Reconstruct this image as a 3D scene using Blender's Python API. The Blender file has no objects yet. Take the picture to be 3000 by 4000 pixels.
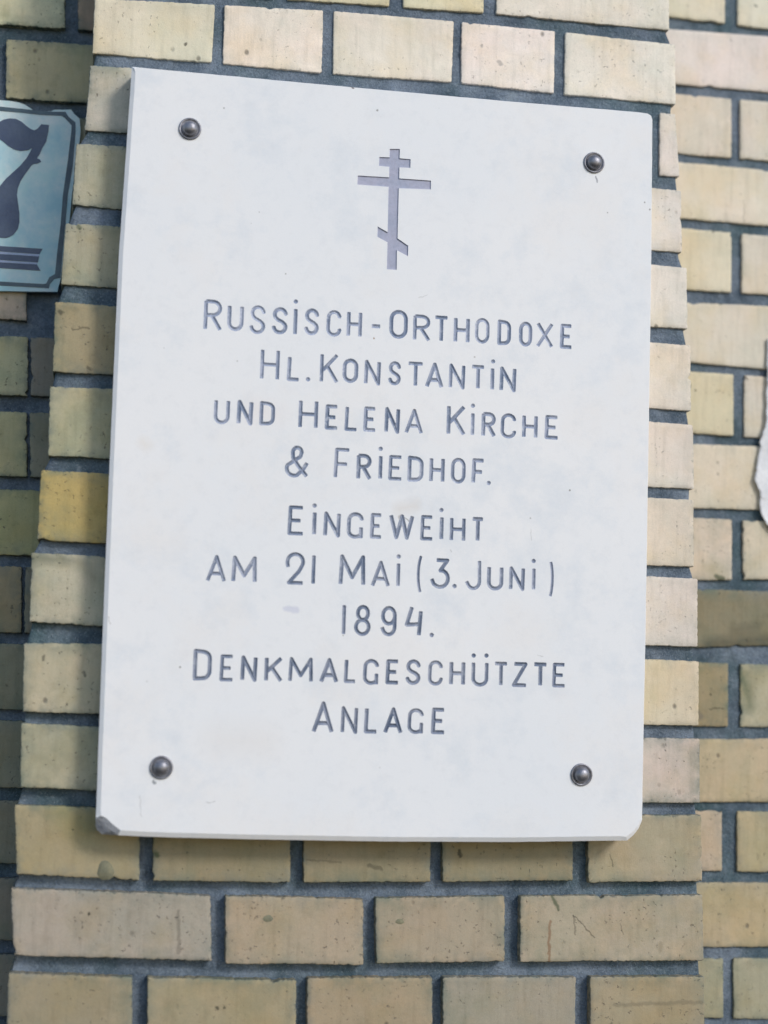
import bpy, bmesh, math, random
import numpy as np
from mathutils import Vector, Matrix, noise
from mathutils.geometry import delaunay_2d_cdt, tessellate_polygon

C = bpy.context.scene.collection
# ------------------------------------------------------------------ camera
T = 0.030                                   # plaque stands 30 mm proud of the pier
FP = 6291.2                                 # focal length in photo pixels
R0 = Vector((0.98526429, -0.1683541, 0.03018561))      # camera right  (x, y into wall, z up)
R1 = Vector((-0.04632341, -0.09276824, 0.99460957))    # camera up
R2 = Vector((0.16464633, 0.98135159, 0.09919997))      # camera forward
CAM = Vector((0.00368555, -1.48296386 - T, 0.15219941))
def at(px, py, Y):
    """photo pixel -> (x, z) on the vertical plane y = Y"""
    d = R2 + R0 * ((px - 1500) / FP) + R1 * (-(py - 2000) / FP)
    k = (Y - CAM.y) / d.y
    p = CAM + d * k
    return p.x, p.z
cd = bpy.data.cameras.new('camera'); cam = bpy.data.objects.new('camera', cd); C.objects.link(cam)
cam.matrix_world = Matrix(((R0.x, R1.x, -R2.x, CAM.x), (R0.y, R1.y, -R2.y, CAM.y), (R0.z, R1.z, -R2.z, CAM.z), (0, 0, 0, 1)))
cd.sensor_fit = 'VERTICAL'; cd.sensor_height = 36; cd.sensor_width = 27
cd.lens = FP / 4000 * 36
cd.clip_start = 0.05; cd.clip_end = 100
cd.dof.use_dof = True; cd.dof.focus_distance = 1.56; cd.dof.aperture_fstop = 2.0
bpy.context.scene.camera = cam

# ------------------------------------------------------------------ daylight: bright overcast, sun soft from upper right
S = Vector((0.78, -1.0, 0.82)).normalized()            # towards the sun
EL = math.asin(S.z); AZ = math.atan2(S.x, S.y)
w = bpy.data.worlds.new('World'); bpy.context.scene.world = w; w.use_nodes = True
nt = w.node_tree; bg = nt.nodes['Background']
sky = nt.nodes.new('ShaderNodeTexSky'); sky.sky_type = 'NISHITA'; sky.sun_disc = False
sky.sun_elevation = EL; sky.sun_rotation = AZ
sky.air_density = 1.0; sky.dust_density = 0.6; sky.ozone_density = 1.5
nt.links.new(sky.outputs[0], bg.inputs[0]); bg.inputs[1].default_value = 0.14
sl = bpy.data.lights.new('sun', 'SUN'); sl.energy = 1.5; sl.angle = math.radians(13); sl.color = (1, 0.955, 0.90)
so = bpy.data.objects.new('sun', sl); C.objects.link(so)
so.rotation_euler = (-S).to_track_quat('-Z', 'Y').to_euler(); so.location = S * 5
vs = bpy.context.scene.view_settings
vs.view_transform = 'Standard'; vs.look = 'None'; vs.gamma = 1; vs.use_curve_mapping = False
vs.exposure = 0.36

D = 0.110                                    # depth of the recessed walls behind the pier face
# ------------------------------------------------------------------ helpers
def lin(c):
    return tuple(((v / 255) / 12.92 if v / 255 <= .04045 else ((v / 255 + .055) / 1.055) ** 2.4) for v in c)
def empty(name, loc, label, cat, group=None):
    o = bpy.data.objects.new(name, None); C.objects.link(o); o.location = loc; o.empty_display_size = .05
    o['label'] = label; o['category'] = cat
    if group: o['group'] = group
    bpy.context.view_layer.update()
    return o
def mesh_obj(name, verts, faces, mat, parent=None, centre=True, smooth=None, attr=None):
    v = np.array(verts, float)
    c = (v.min(0) + v.max(0)) / 2 if centre else np.zeros(3)
    me = bpy.data.meshes.new(name); me.from_pydata((v - c).tolist(), [], faces)
    if attr is not None:
        a = me.attributes.new('edge', 'FLOAT', 'POINT'); a.data.foreach_set('value', np.array(attr, np.float32))
    me.materials.append(mat)
    if smooth: me.polygons.foreach_set('use_smooth', [True] * len(me.polygons))
    me.update()
    o = bpy.data.objects.new(name, me); C.objects.link(o)
    if parent:
        o.parent = parent
        pw = Vector((0, 0, 0)); q = parent
        while q: pw += q.location; q = q.parent
        o.location = Vector(c) - pw
    else: o.location = c
    return o

class NT:
    def __init__(s, name):
        s.m = bpy.data.materials.new(name); s.m.use_nodes = True; s.t = s.m.node_tree
        s.b = s.t.nodes['Principled BSDF']
        g = s.t.nodes.new('ShaderNodeNewGeometry'); s.pos = g.outputs['Position']
    def n(s, typ, **k):
        o = s.t.nodes.new(typ)
        for a, b in k.items(): setattr(o, a, b)
        return o
    def l(s, a, b): s.t.links.new(a, b)
    def noise(s, scale, detail=4, rough=.55, vec=None, dist=0):
        o = s.n('ShaderNodeTexNoise'); o.inputs['Scale'].default_value = scale; o.inputs['Detail'].default_value = detail
        o.inputs['Roughness'].default_value = rough; o.inputs['Distortion'].default_value = dist
        s.l(vec or s.pos, o.inputs['Vector']); return o.outputs['Fac']
    def ramp(s, f, a, b, lo=0., hi=1.):
        o = s.n('ShaderNodeMapRange'); o.inputs[1].default_value = a; o.inputs[2].default_value = b
        o.inputs[3].default_value = lo; o.inputs[4].default_value = hi; s.l(f, o.inputs[0]); return o.outputs[0]
    def math(s, op, a, b=None):
        o = s.n('ShaderNodeMath', operation=op)
        for i, v in enumerate((a, b)):
            if v is None: continue
            if isinstance(v, (int, float)): o.inputs[i].default_value = v
            else: s.l(v, o.inputs[i])
        return o.outputs[0]
    def mix(s, f, a, b, mode='MIX'):
        o = s.n('ShaderNodeMix', data_type='RGBA', blend_type=mode)
        for i, v in ((0, f), (6, a), (7, b)):
            if isinstance(v, (int, float)): o.inputs[i].default_value = v
            elif isinstance(v, tuple): o.inputs[i].default_value = (*v[:3], 1)
            else: s.l(v, o.inputs[i])
        return o.outputs[2]
    def scaled(s, sc, vec=None):
        o = s.n('ShaderNodeMapping'); o.inputs['Scale'].default_value = sc; s.l(vec or s.pos, o.inputs['Vector']); return o.outputs[0]
    def marks(s, c, lst, Y):
        w_ = s.n('ShaderNodeTexNoise'); w_.inputs['Scale'].default_value = 160; w_.inputs['Detail'].default_value = 4; s.l(s.pos, w_.inputs['Vector'])
        o = s.n('ShaderNodeVectorMath', operation='MULTIPLY_ADD'); s.l(w_.outputs['Color'], o.inputs[0]); o.inputs[1].default_value = (.006, 0, .006); s.l(s.pos, o.inputs[2])
        p = s.n('ShaderNodeVectorMath', operation='MULTIPLY'); s.l(o.outputs[0], p.inputs[0]); p.inputs[1].default_value = (1, 0, 1)
        for x0, y0, x1, y1, wd, col, k in lst:
            a = Vector(at(x0, y0, Y)) + Vector((.003, .003)); b = Vector(at(x1, y1, Y)) + Vector((.003, .003)); d = b - a; L2 = max(d.length_squared, 1e-9); wd = wd * .000244
            q = s.n('ShaderNodeVectorMath', operation='SUBTRACT'); s.l(p.outputs[0], q.inputs[0]); q.inputs[1].default_value = (a.x, 0, a.y)
            t = s.n('ShaderNodeVectorMath', operation='DOT_PRODUCT'); s.l(q.outputs[0], t.inputs[0]); t.inputs[1].default_value = (d.x / L2, 0, d.y / L2)
            tc = s.n('ShaderNodeClamp'); s.l(t.outputs['Value'], tc.inputs[0])
            sc = s.n('ShaderNodeVectorMath', operation='SCALE'); sc.inputs[0].default_value = (d.x, 0, d.y); s.l(tc.outputs[0], sc.inputs['Scale'])
            df = s.n('ShaderNodeVectorMath', operation='DISTANCE'); s.l(q.outputs[0], df.inputs[0]); s.l(sc.outputs[0], df.inputs[1])
            soft = wd > 17 * .000244
            c = s.mix(s.ramp(df.outputs['Value'], wd * (1.9 if soft else 1.25), 0. if soft else wd * .45, 0, k * (.7 if soft else 1)), c, lin(col))
        return c
    def bump(s, h, dist, strength=1.):
        o = s.n('ShaderNodeBump'); o.inputs['Distance'].default_value = dist; o.inputs['Strength'].default_value = strength
        s.l(h, o.inputs['Height']); s.l(o.outputs[0], s.b.inputs['Normal'])
    def done(s, col, rough=.8, spec=.3):
        if isinstance(col, tuple): s.b.inputs['Base Color'].default_value = (*col, 1)
        else: s.l(col, s.b.inputs['Base Color'])
        if isinstance(rough, (int, float)): s.b.inputs['Roughness'].default_value = rough
        else: s.l(rough, s.b.inputs['Roughness'])
        s.b.inputs['Specular IOR Level'].default_value = spec
        return s.m

# brick: colour of the single brick from the object, mottled, pitted, algae creeping in from the joints
def mat_brick():
    s = NT('yellow_brick')
    oi = s.n('ShaderNodeObjectInfo')
    off = s.n('ShaderNodeVectorMath', operation='SCALE'); off.inputs[0].default_value = (7, 3, 5); s.l(oi.outputs['Random'], off.inputs['Scale'])
    ad = s.n('ShaderNodeVectorMath', operation='ADD'); s.l(s.pos, ad.inputs[0]); s.l(off.outputs[0], ad.inputs[1]); v = ad.outputs[0]
    c = oi.outputs['Color']; dirt = oi.outputs['Alpha']
    sh = lambda x, y, z: s.mix(1., v, (x, y, z), 'ADD')
    c = s.mix(s.ramp(s.noise(17, 4, .55, v), .38, .64, 0, .7), c, s.mix(1., c, (1.05, .99, .985), 'MULTIPLY'))       # pinkish
    c = s.mix(s.ramp(s.noise(20, 4, .55, sh(3., 1., 2.)), .46, .66, 0, .75), c, s.mix(1., c, (.98, .93, .82), 'MULTIPLY'))   # ochre
    c = s.mix(s.math('MULTIPLY', s.math('POWER', dirt, .6), s.ramp(s.noise(18, 4, .6, sh(9., 4., 1.)), .46, .66, 0, .9)), c, s.mix(1., c, (.86, .92, .92), 'MULTIPLY'))    # cool grey-green
    c = s.mix(s.ramp(s.noise(26, 4, .6, sh(1., 8., 4.)), .54, .70, 0, .6), c, s.mix(1., c, (1.10, 1.10, 1.12), 'MULTIPLY'))  # bleached
    c = s.mix(s.ramp(s.noise(170, 4, .6, s.scaled((1, 1, .10), v)), .50, .72, 0, .42), c, s.mix(1., c, (.72, .72, .70), 'MULTIPLY'))  # vertical drag lines
    c = s.mix(s.math('MULTIPLY', dirt, s.ramp(s.noise(60, 5, .7, sh(2., 2., 7.)), .52, .70, 0, .45)), c, s.mix(1., c, (.70, .69, .64), 'MULTIPLY'))    # smudges
    gr = s.noise(1000, 2, .6, v)
    c = s.mix(s.ramp(gr, .3, .7, 0, .34), s.mix(1., c, (1.09, 1.08, 1.07), 'MULTIPLY'), s.mix(1., c, (.70, .71, .72), 'MULTIPLY'))
    fm = s.noise(22, 2, .5, sh(6., 1., 1.))
    pit = s.math('MULTIPLY', s.ramp(s.noise(270, 3, .6, v), .64, .69), s.math('MULTIPLY', s.ramp(fm, .42, .54), s.ramp(dirt, 0, 1, .45, 1.1)))
    vo2 = s.n('ShaderNodeTexVoronoi'); vo2.inputs['Scale'].default_value = 42; s.l(s.scaled((1, 1, .8), v), vo2.inputs['Vector'])
    pit2 = s.math('MULTIPLY', s.ramp(vo2.outputs['Distance'], .12, .05), s.ramp(s.noise(13, 2, .5, sh(2., 6., 3.)), .52, .57))
    pit = s.math('MAXIMUM', s.math('MULTIPLY', pit, .75), s.math('MULTIPLY', pit2, .9))
    c = s.mix(s.math('MULTIPLY', pit, .75), c, (.12, .105, .085))
    at_ = s.n('ShaderNodeAttribute', attribute_name='edge')
    e = at_.outputs['Fac']
    alg = s.math('MULTIPLY', e, s.ramp(s.noise(55, 5, .65, v), .38, .60, 0, .9))
    c = s.mix(s.math('MULTIPLY', alg, dirt), c, s.mix(s.ramp(s.noise(9, 2, .5), .4, .6), (.10, .155, .13), (.20, .22, .20)))
    rag = s.ramp(s.math('ADD', s.math('MULTIPLY', e, .42), s.math('MULTIPLY', s.noise(210, 4, .65, sh(4., 4., 4.)), .9)), .83, .92, 0, .8)
    c = s.mix(s.math('MULTIPLY', rag, s.math('POWER', dirt, .5)), c, s.mix(.5, lin((70, 84, 92)), s.mix(1., c, (.5, .52, .5), 'MULTIPLY')))     # mortar smeared on the ragged arris
    film = s.ramp(s.noise(12, 5, .7, sh(5., 5., 5.)), .55, .72, 0, .42)
    c = s.mix(s.math('MULTIPLY', film, dirt), c, (.19, .215, .14))
    dk, gn, ru = (70, 68, 58), (88, 96, 74), (128, 92, 62)
    c = s.marks(c, [(2148, 3600, 2144, 3765, 6, ru, .6), (2240, 3575, 2325, 3665, 3, dk, .6), (2242, 3575, 2250, 3655, 4, dk, .45), (2158, 3505, 2182, 3550, 8, gn, .8),
        (2423, 3610, 2433, 3650, 3, dk, .4), (2580, 3690, 2580, 3710, 12, (140, 128, 105), .5), (695, 3560, 700, 3720, 8, dk, .35), (348, 3571, 348, 3571, 7, dk, .95), (726, 172, 726, 174, 6, dk, .8),
        (849, 3936, 849, 3936, 7, dk, .8), (875, 3936, 875, 3936, 7, dk, .8), (2385, 3335, 2395, 3385, 3, dk, .5), (2400, 3925, 2740, 3915, 9, dk, .28), (1880, 178, 1880, 182, 8, (150, 145, 140), .6), (1950, 240, 1958, 252, 8, (150, 145, 140), .6),
        (235, 1218, 240, 1222, 10, dk, .7), (285, 1285, 345, 1280, 5, dk, .5), (305, 885, 310, 890, 9, gn, .7), (345, 1436, 350, 1440, 9, dk, .6), (120, 2178, 245, 2185, 22, gn, .7), (300, 2200, 375, 2260, 22, gn, .4),
        (168, 2560, 170, 2580, 5, dk, .6), (328, 2628, 332, 2640, 7, dk, .6), (240, 3160, 330, 3240, 45, (140, 138, 70), .35), (2360, 410, 2362, 412, 6, (120, 115, 110), .8),
        (1200, 3360, 1330, 3368, 5, dk, .3), (1440, 3380, 1490, 3395, 8, dk, .5), (1795, 3325, 1800, 3345, 8, dk, .8), (610, 3335, 612, 3340, 12, gn, .9)], 0)
    c = s.marks(c, [(2715, 2775, 2735, 2800, 16, (128, 120, 105), .8), (2770, 2515, 3000, 2500, 26, (82, 82, 70), .9), (2870, 2460, 2950, 2450, 20, (92, 92, 78), .7), (2900, 2640, 2930, 2760, 22, (88, 100, 76), .8), (2785, 2225, 2800, 2240, 34, (172, 162, 132), .8), (2795, 2250, 2822, 2260, 12, gn, .8),
        (2775, 2712, 2777, 2714, 7, dk, .8), (2770, 2768, 2830, 2768, 3, dk, .6), (2815, 1185, 2816, 1187, 9, gn, .8), (2716, 1527, 2720, 1528, 6, dk, .8), (2950, 20, 2953, 24, 8, dk, .6), (2905, 780, 2905, 865, 2, dk, .4), (2930, 2700, 2960, 2640, 30, gn, .35)], D)
    h = s.math('ADD', s.math('MULTIPLY', s.noise(160, 5, .6, v), .6), s.math('MULTIPLY', pit, -1.2))
    h = s.math('ADD', h, s.math('MULTIPLY', s.noise(35, 3, .5, v), 1.2))
    h = s.math('ADD', h, s.math('MULTIPLY', s.noise(900, 3, .7, v), .25))
    s.bump(h, .0008, .75)
    return s.done(c, .88, .2)

def mat_mortar():
    s = NT('slate_mortar')
    c = s.mix(s.ramp(s.noise(25, 4), .35, .65), lin((90, 104, 118)), lin((134, 146, 160)))
    c = s.mix(s.ramp(s.noise(7, 4, .6, s.mix(1., s.pos, (4., 4., 2.), 'ADD')), .48, .66, 0, .65), c, lin((62, 92, 92)))
    c = s.mix(s.ramp(s.noise(420, 4, .7), .42, .62, 0, .6), c, s.mix(1., c, (.50, .53, .56), 'MULTIPLY'))
    c = s.mix(s.ramp(s.noise(620, 2, .6, s.mix(1., s.pos, (1., 5., 4.), 'ADD')), .60, .68, 0, .5), c, lin((150, 160, 168)))
    c = s.mix(s.ramp(s.noise(90, 3, .6), .6, .72, 0, .5), c, lin((138, 150, 160)))
    s.bump(s.math('ADD', s.noise(330, 5, .75), s.math('MULTIPLY', s.noise(60, 3), 1.5)), .0022, 1)
    return s.done(c, .92, .2)

def mat_marble():
    s = NT('white_marble')
    c = s.mix(s.ramp(s.noise(4, 5, .6), .35, .65), (.835, .825, .82), (.79, .80, .815))
    c = s.mix(s.ramp(s.noise(19, 6, .7, s.mix(1., s.pos, (3., 3., 3.), 'ADD')), .50, .70, 0, .6), c, (.66, .70, .745))
    c = s.mix(s.ramp(s.noise(9, 5, .65, s.mix(1., s.pos, (8., 3., 1.), 'ADD')), .52, .72, 0, .5), c, (.82, .78, .745))
    c = s.mix(s.ramp(s.noise(90, 5, .7), .52, .75, 0, .28), c, (.66, .67, .69))
    c = s.mix(s.ramp(s.noise(1300, 2, .6), .35, .7, 0, .16), c, (.60, .61, .63))
    vo = s.n('ShaderNodeTexVoronoi'); vo.inputs['Scale'].default_value = 42; s.l(s.pos, vo.inputs['Vector'])
    sp = s.math('MULTIPLY', s.ramp(vo.outputs['Distance'], .05, .03), s.ramp(s.noise(16, 1, .5, s.mix(1., s.pos, (1., 7., 1.), 'ADD')), .56, .60))
    c = s.mix(s.math('MULTIPLY', sp, .75), c, (.18, .16, .14))
    g1, b1 = (150, 148, 145), (214, 206, 198)
    c = s.marks(c, [(2330, 690, 2331, 708, 4, (120, 120, 130), .7), (1560, 1990, 1620, 1975, 22, b1, .7), (1565, 2020, 1575, 2050, 9, (176, 172, 168), .8), (1585, 2025, 1605, 2040, 3, g1, .7), (598, 3050, 604, 3055, 7, (96, 104, 112), .7),
        (1377, 340, 1379, 341, 5, (110, 100, 96), .9), (1473, 426, 1474, 427, 4, g1, .9), (1458, 1323, 1459, 1324, 4, (150, 120, 90), .9), (1640, 1162, 1668, 1153, 1.6, g1, .4), (2073, 2065, 2075, 2110, 1.6, g1, .4), (424, 2410, 434, 2440, 1.6, g1, .45),
        (548, 3110, 552, 3185, 1.6, g1, .4), (805, 3134, 840, 3135, 1.6, g1, .5), (1115, 2378, 1160, 2385, 12, (196, 198, 214), .6), (1760, 2145, 1762, 2156, 1.6, g1, .45), (2098, 2559, 2118, 2563, 1.6, g1, .4), (760, 280, 770, 282, 3, g1, .6),
        (560, 1730, 570, 1740, 20, (222, 212, 200), .5), (1000, 1600, 1080, 1620, 40, (226, 214, 208), .35), (860, 2890, 1020, 2900, 60, (216, 208, 200), .35)], -T)
    s.bump(s.noise(350, 4, .6), .0002, .35)
    return s.done(c, .55, .3)

def mat_simple(name, a, b, scale, rough=.6, spec=.3, bump=.0003, fine=400, metal=0.):
    s = NT(name)
    c = s.mix(s.ramp(s.noise(scale, 5, .6), .35, .65), a, b)
    c = s.mix(s.ramp(s.noise(fine, 3), .4, .7, 0, .35), c, s.mix(1., c, (.65, .65, .66), 'MULTIPLY'))
    s.bump(s.noise(fine, 4, .6), bump, .8)
    s.b.inputs['Metallic'].default_value = metal
    return s.done(c, rough, spec)

M_brick, M_mortar, M_marble = mat_brick(), mat_mortar(), mat_marble()
M_chip = mat_simple('broken_marble', (.46, .47, .50), (.27, .28, .31), 120, .9, .2, .0015, 300)
def mat_paint():
    s = NT('grey_letter_paint')
    c = s.mix(s.ramp(s.noise(28, 5, .65), .38, .62), lin((112, 123, 143)), lin((150, 156, 172)))
    c = s.mix(s.ramp(s.noise(160, 5, .7), .54, .68, 0, .6), c, lin((186, 190, 198)))
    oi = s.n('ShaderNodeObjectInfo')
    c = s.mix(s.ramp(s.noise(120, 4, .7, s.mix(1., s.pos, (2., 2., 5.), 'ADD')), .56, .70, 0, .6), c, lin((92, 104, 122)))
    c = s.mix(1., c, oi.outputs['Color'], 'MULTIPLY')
    s.bump(s.noise(500, 4, .6), .0004, .8)
    return s.done(c, .75, .2)
M_paint = mat_paint()
M_crosspaint = mat_simple('grey_cross_paint', lin((164, 170, 190)), lin((178, 178, 196)), 40, .7, .25)
M_steel = mat_simple('dull_steel', (.17, .17, .19), (.30, .30, .33), 110, .42, .5, .0003, 400, .7)
M_navy = mat_simple('navy_enamel', lin((62, 74, 102)), lin((80, 92, 114)), 40, .35, .5)
M_border = mat_simple('grey_green_enamel', lin((58, 76, 88)), lin((84, 104, 112)), 40, .35, .5)
M_stripe = mat_simple('pale_enamel_line', lin((175, 185, 215)), lin((165, 180, 205)), 40, .35, .5)
M_print_tear = mat_simple('white_print_tear', (.80, .80, .81), (.72, .73, .75), 70, .95, .1, .0008, 260)
def mat_plate():
    s = NT('teal_white_enamel')
    c = s.mix(s.ramp(s.noise(24, 6, .65), .36, .62), lin((222, 232, 230)), lin((184, 220, 220)))
    c = s.mix(s.ramp(s.noise(17, 6, .68, s.mix(1., s.pos, (5., 1., 6.), 'ADD')), .44, .66, 0, .75), c, lin((150, 200, 214)))
    vo = s.n('ShaderNodeTexVoronoi'); vo.inputs['Scale'].default_value = 60; s.l(s.pos, vo.inputs['Vector'])
    c = s.mix(s.math('MULTIPLY', s.ramp(vo.outputs['Distance'], .12, .05), s.ramp(s.noise(25, 1), .55, .62, 0, .7)), c, (.10, .14, .16))
    s.bump(s.noise(50, 2), .0006, .5)
    return s.done(c, .38, .45)
M_plate = mat_plate()

# ------------------------------------------------------------------ bricks
rnd = random.Random(11)
def n1(x, seed): return noise.noise(Vector((x, seed * 3.17, seed * 1.31)))
def poly(pts):
    xs = [p[0] for p in pts]; ys = [p[1] for p in pts]
    def f(x):
        if x <= xs[0] and len(xs) > 1:
            return ys[0] + (ys[1] - ys[0]) * (x - xs[0]) / (xs[1] - xs[0]) if xs[0] - x > 1 else ys[0]
        if x >= xs[-1]: return ys[-1] + (ys[-1] - ys[-2]) * (x - xs[-1]) / (xs[-1] - xs[-2])
        return float(np.interp(x, xs, ys))
    return f
seedc = [0]
def brick(quad, Y, depth, col, parent, chips=2, rough=1., gain=1., dirt=1.):
    """quad: TL TR BR BL in photo pixels on the plane y=Y; ragged arrises, real depth"""
    seedc[0] += 1; sd = seedc[0]
    q = [Vector(at(*p, Y)) for p in quad]
    w = ((q[1] - q[0]).length + (q[2] - q[3]).length) / 2; h = ((q[0] - q[3]).length + (q[1] - q[2]).length) / 2
    r = .0022; step = .0021
    pts = []                                   # rounded rectangle: (x, y, nx, ny)
    def line(x0, y0, x1, y1, nx, ny):
        n = max(2, int(math.hypot(x1 - x0, y1 - y0) / step))
        for i in range(n): t = i / n; pts.append((x0 + (x1 - x0) * t, y0 + (y1 - y0) * t, nx, ny))
    def corner(cx, cy, a0):
        for i in range(3):
            a = math.radians(a0 + 90 * (i + .0) / 3); pts.append((cx + r * math.cos(a), cy + r * math.sin(a), math.cos(a), math.sin(a)))
    line(r, 0, w - r, 0, 0, -1); corner(w - r, r, -90)
    line(w, r, w, h - r, 1, 0); corner(w - r, h - r, 0)
    line(w - r, h, r, h, 0, 1); corner(r, h - r, 90)
    line(0, h - r, 0, r, -1, 0); corner(r, r, 180)
    N = len(pts); L = 2 * (w + h)
    ch = [(rnd.random() * N, rnd.uniform(.0010, .0030), rnd.uniform(.8, 2.0)) for _ in range(rnd.randint(0, chips))]
    s_rings = [(0., depth, 1.), (.0000, .0010, 1.), (.0003, .0003, 1.), (.0009, .0000, .75), (.0055, 0., .45), (.014, 0., .12)]
    verts, attr = [], []
    for ins, y, e in s_rings:
        for i, (x, yy, nx, ny) in enumerate(pts):
            a = i / N * L
            d = .0002 + rough * (.0007 * abs(n1(a * 50, sd)) + .0017 * abs(n1(a * 260, sd + 50)) + .0010 * max(0, n1(a * 18, sd + 90)))
            for c0, am, wd in ch:
                dd = min(abs(i - c0), N - abs(i - c0)); d += am * math.exp(-(dd / wd) ** 2)
            k = d * (1 if ins < .004 else .5) + ins
            if y == depth: k = d * .6
            if ins < .004: X = (x - nx * k) / w; Z = (yy - ny * k) / h
            else: X = .5 + (x - w / 2) / w * (1 - 2 * min(ins, .3 * w) / w); Z = .5 + (yy - h / 2) / h * (1 - 2 * min(ins, .3 * h) / h)
            p = (q[3] * (1 - X) + q[2] * X) * (1 - Z) + (q[0] * (1 - X) + q[1] * X) * Z
            yo = y
            if y == 0 and ins < .01: yo = .0003 * noise.noise(Vector((p.x * 30, sd, p.y * 30)))
            verts.append((p.x, Y + yo, p.y)); attr.append(e)
    faces = []
    for k in range(len(s_rings) - 1):
        for i in range(N):
            j = (i + 1) % N
            faces.append((k * N + i, k * N + j, (k + 1) * N + j, (k + 1) * N + i))
    faces.append(tuple(range((len(s_rings) - 1) * N, len(s_rings) * N)))
    o = mesh_obj('brick', verts, faces, M_brick, parent, attr=attr)
    for p_ in list(o.data.polygons)[N:]: p_.use_smooth = True
    g_ = .3 * col[0] + .6 * col[1] + .1 * col[2]; col = tuple(.72 * v + .28 * g_ * m_ for v, m_ in zip(col, (1.045, .995, .88)))
    jit = rnd.uniform(.97, 1.03)
    o.color = (*[min(.9, v * jit * gain) for v in lin(col)], dirt)
    return o

def mortar_slab(name, rows, Y, depth, parent, amp=.0014, deep=lambda x, z: 0.):
    """rows: (z, xl, xr); bumpy recessed mortar body with side returns"""
    verts, faces = [], []
    nx = 150
    cols = None
    for z, xl, xr in rows:
        line = [(xl, Y + depth, z), (xl, Y + .002, z)]
        for i in range(nx + 1):
            x = xl + .0015 + (xr - xl - .003) * i / nx
            y = Y + deep(x, z) + amp * (noise.noise(Vector((x * 40, 1.7, z * 40))) + .8 * noise.noise(Vector((x * 130, 5.7, z * 130))))
            line.append((x, y, z))
        line += [(xr, Y + .002, z), (xr, Y + depth, z)]
        verts += line
    n = nx + 5
    for r in range(len(rows) - 1):
        for i in range(n - 1):
            a = r * n + i
            faces.append((a, a + 1, a + n + 1, a + n))
    return mesh_obj(name, verts, faces, M_mortar, parent, smooth=True)

wall = empty('brick_wall', (.25, .05, -.25), 'yellow brick wall with a projecting pier and dark recessed joints behind the white plaque', 'wall')

D = 0.110
# ---- pier: joint curves in photo pixels
J = [
 ([(350, -55), (1300, 12), (2000, 60), (2640, 124)], [(350, -12), (1300, 40), (2000, 99), (2640, 172)]),
 ([(358, 211), (830, 247), (1300, 291), (1790, 325), (2205, 371), (2640, 410)], [(350, 250), (1500, 336), (2640, 443)]),
 ([(325, 512), (490, 520), (2555, 687), (2660, 693)], [(300, 557), (490, 566), (2555, 729), (2660, 741)]),
 ([(278, 805), (470, 823), (2555, 982), (2665, 989)], [(255, 868), (460, 880), (2555, 1024), (2690, 1045)]),
 ([(235, 1113), (440, 1129), (2555, 1281), (2690, 1288)], [(211, 1174), (440, 1192), (2555, 1331), (2690, 1346)]),
 ([(202, 1455), (425, 1467), (2550, 1594), (2700, 1609)], [(190, 1503), (425, 1511), (2550, 1636), (2700, 1657)]),
 ([(184, 1784), (405, 1797), (2545, 1904), (2712, 1914)], [(157, 1832), (405, 1848), (2545, 1937), (2712, 1951)]),
 ([(142, 2112), (395, 2131), (2540, 2211), (2712, 2217)], [(118, 2155), (395, 2173), (2540, 2244), (2715, 2257)]),
 ([(112, 2434), (385, 2456), (2530, 2522), (2728, 2530)], [(90, 2508), (380, 2506), (2530, 2570), (2728, 2580)]),
 ([(84, 2784), (380, 2794), (2520, 2835), (2733, 2838)], [(80, 2822), (380, 2840), (2520, 2880), (2735, 2883)]),
 ([(75, 3079), (370, 3098), (2515, 3142), (2737, 3140)], [(54, 3143), (370, 3151), (2515, 3182), (2737, 3180)]),
 ([(57, 3417), (548, 3443), (1138, 3452), (1684, 3449), (2241, 3443), (2294, 3452), (2745, 3446)],
  [(39, 3467), (300, 3479), (830, 3494), (1422, 3508), (1550, 3500), (2030, 3497), (2400, 3500), (2745, 3494)]),
 ([(45, 3735), (831, 3760), (876, 3768), (1422, 3775), (1464, 3767), (1975, 3761), (2400, 3769), (2752, 3756)],
  [(30, 3797), (521, 3814), (572, 3814), (1160, 3826), (1196, 3817), (1692, 3814), (2253, 3814), (2757, 3811)]),
 ([(15, 4085), (2760, 4095)], [(12, 4136), (2764, 4142)]),
]
J = [([(350, -350), (1300, -290), (2640, -190)], [(350, -305), (1300, -245), (2640, -140)])] + J + [([(2, 4410), (2768, 4420)], [(2, 4450), (2768, 4460)])]
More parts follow.
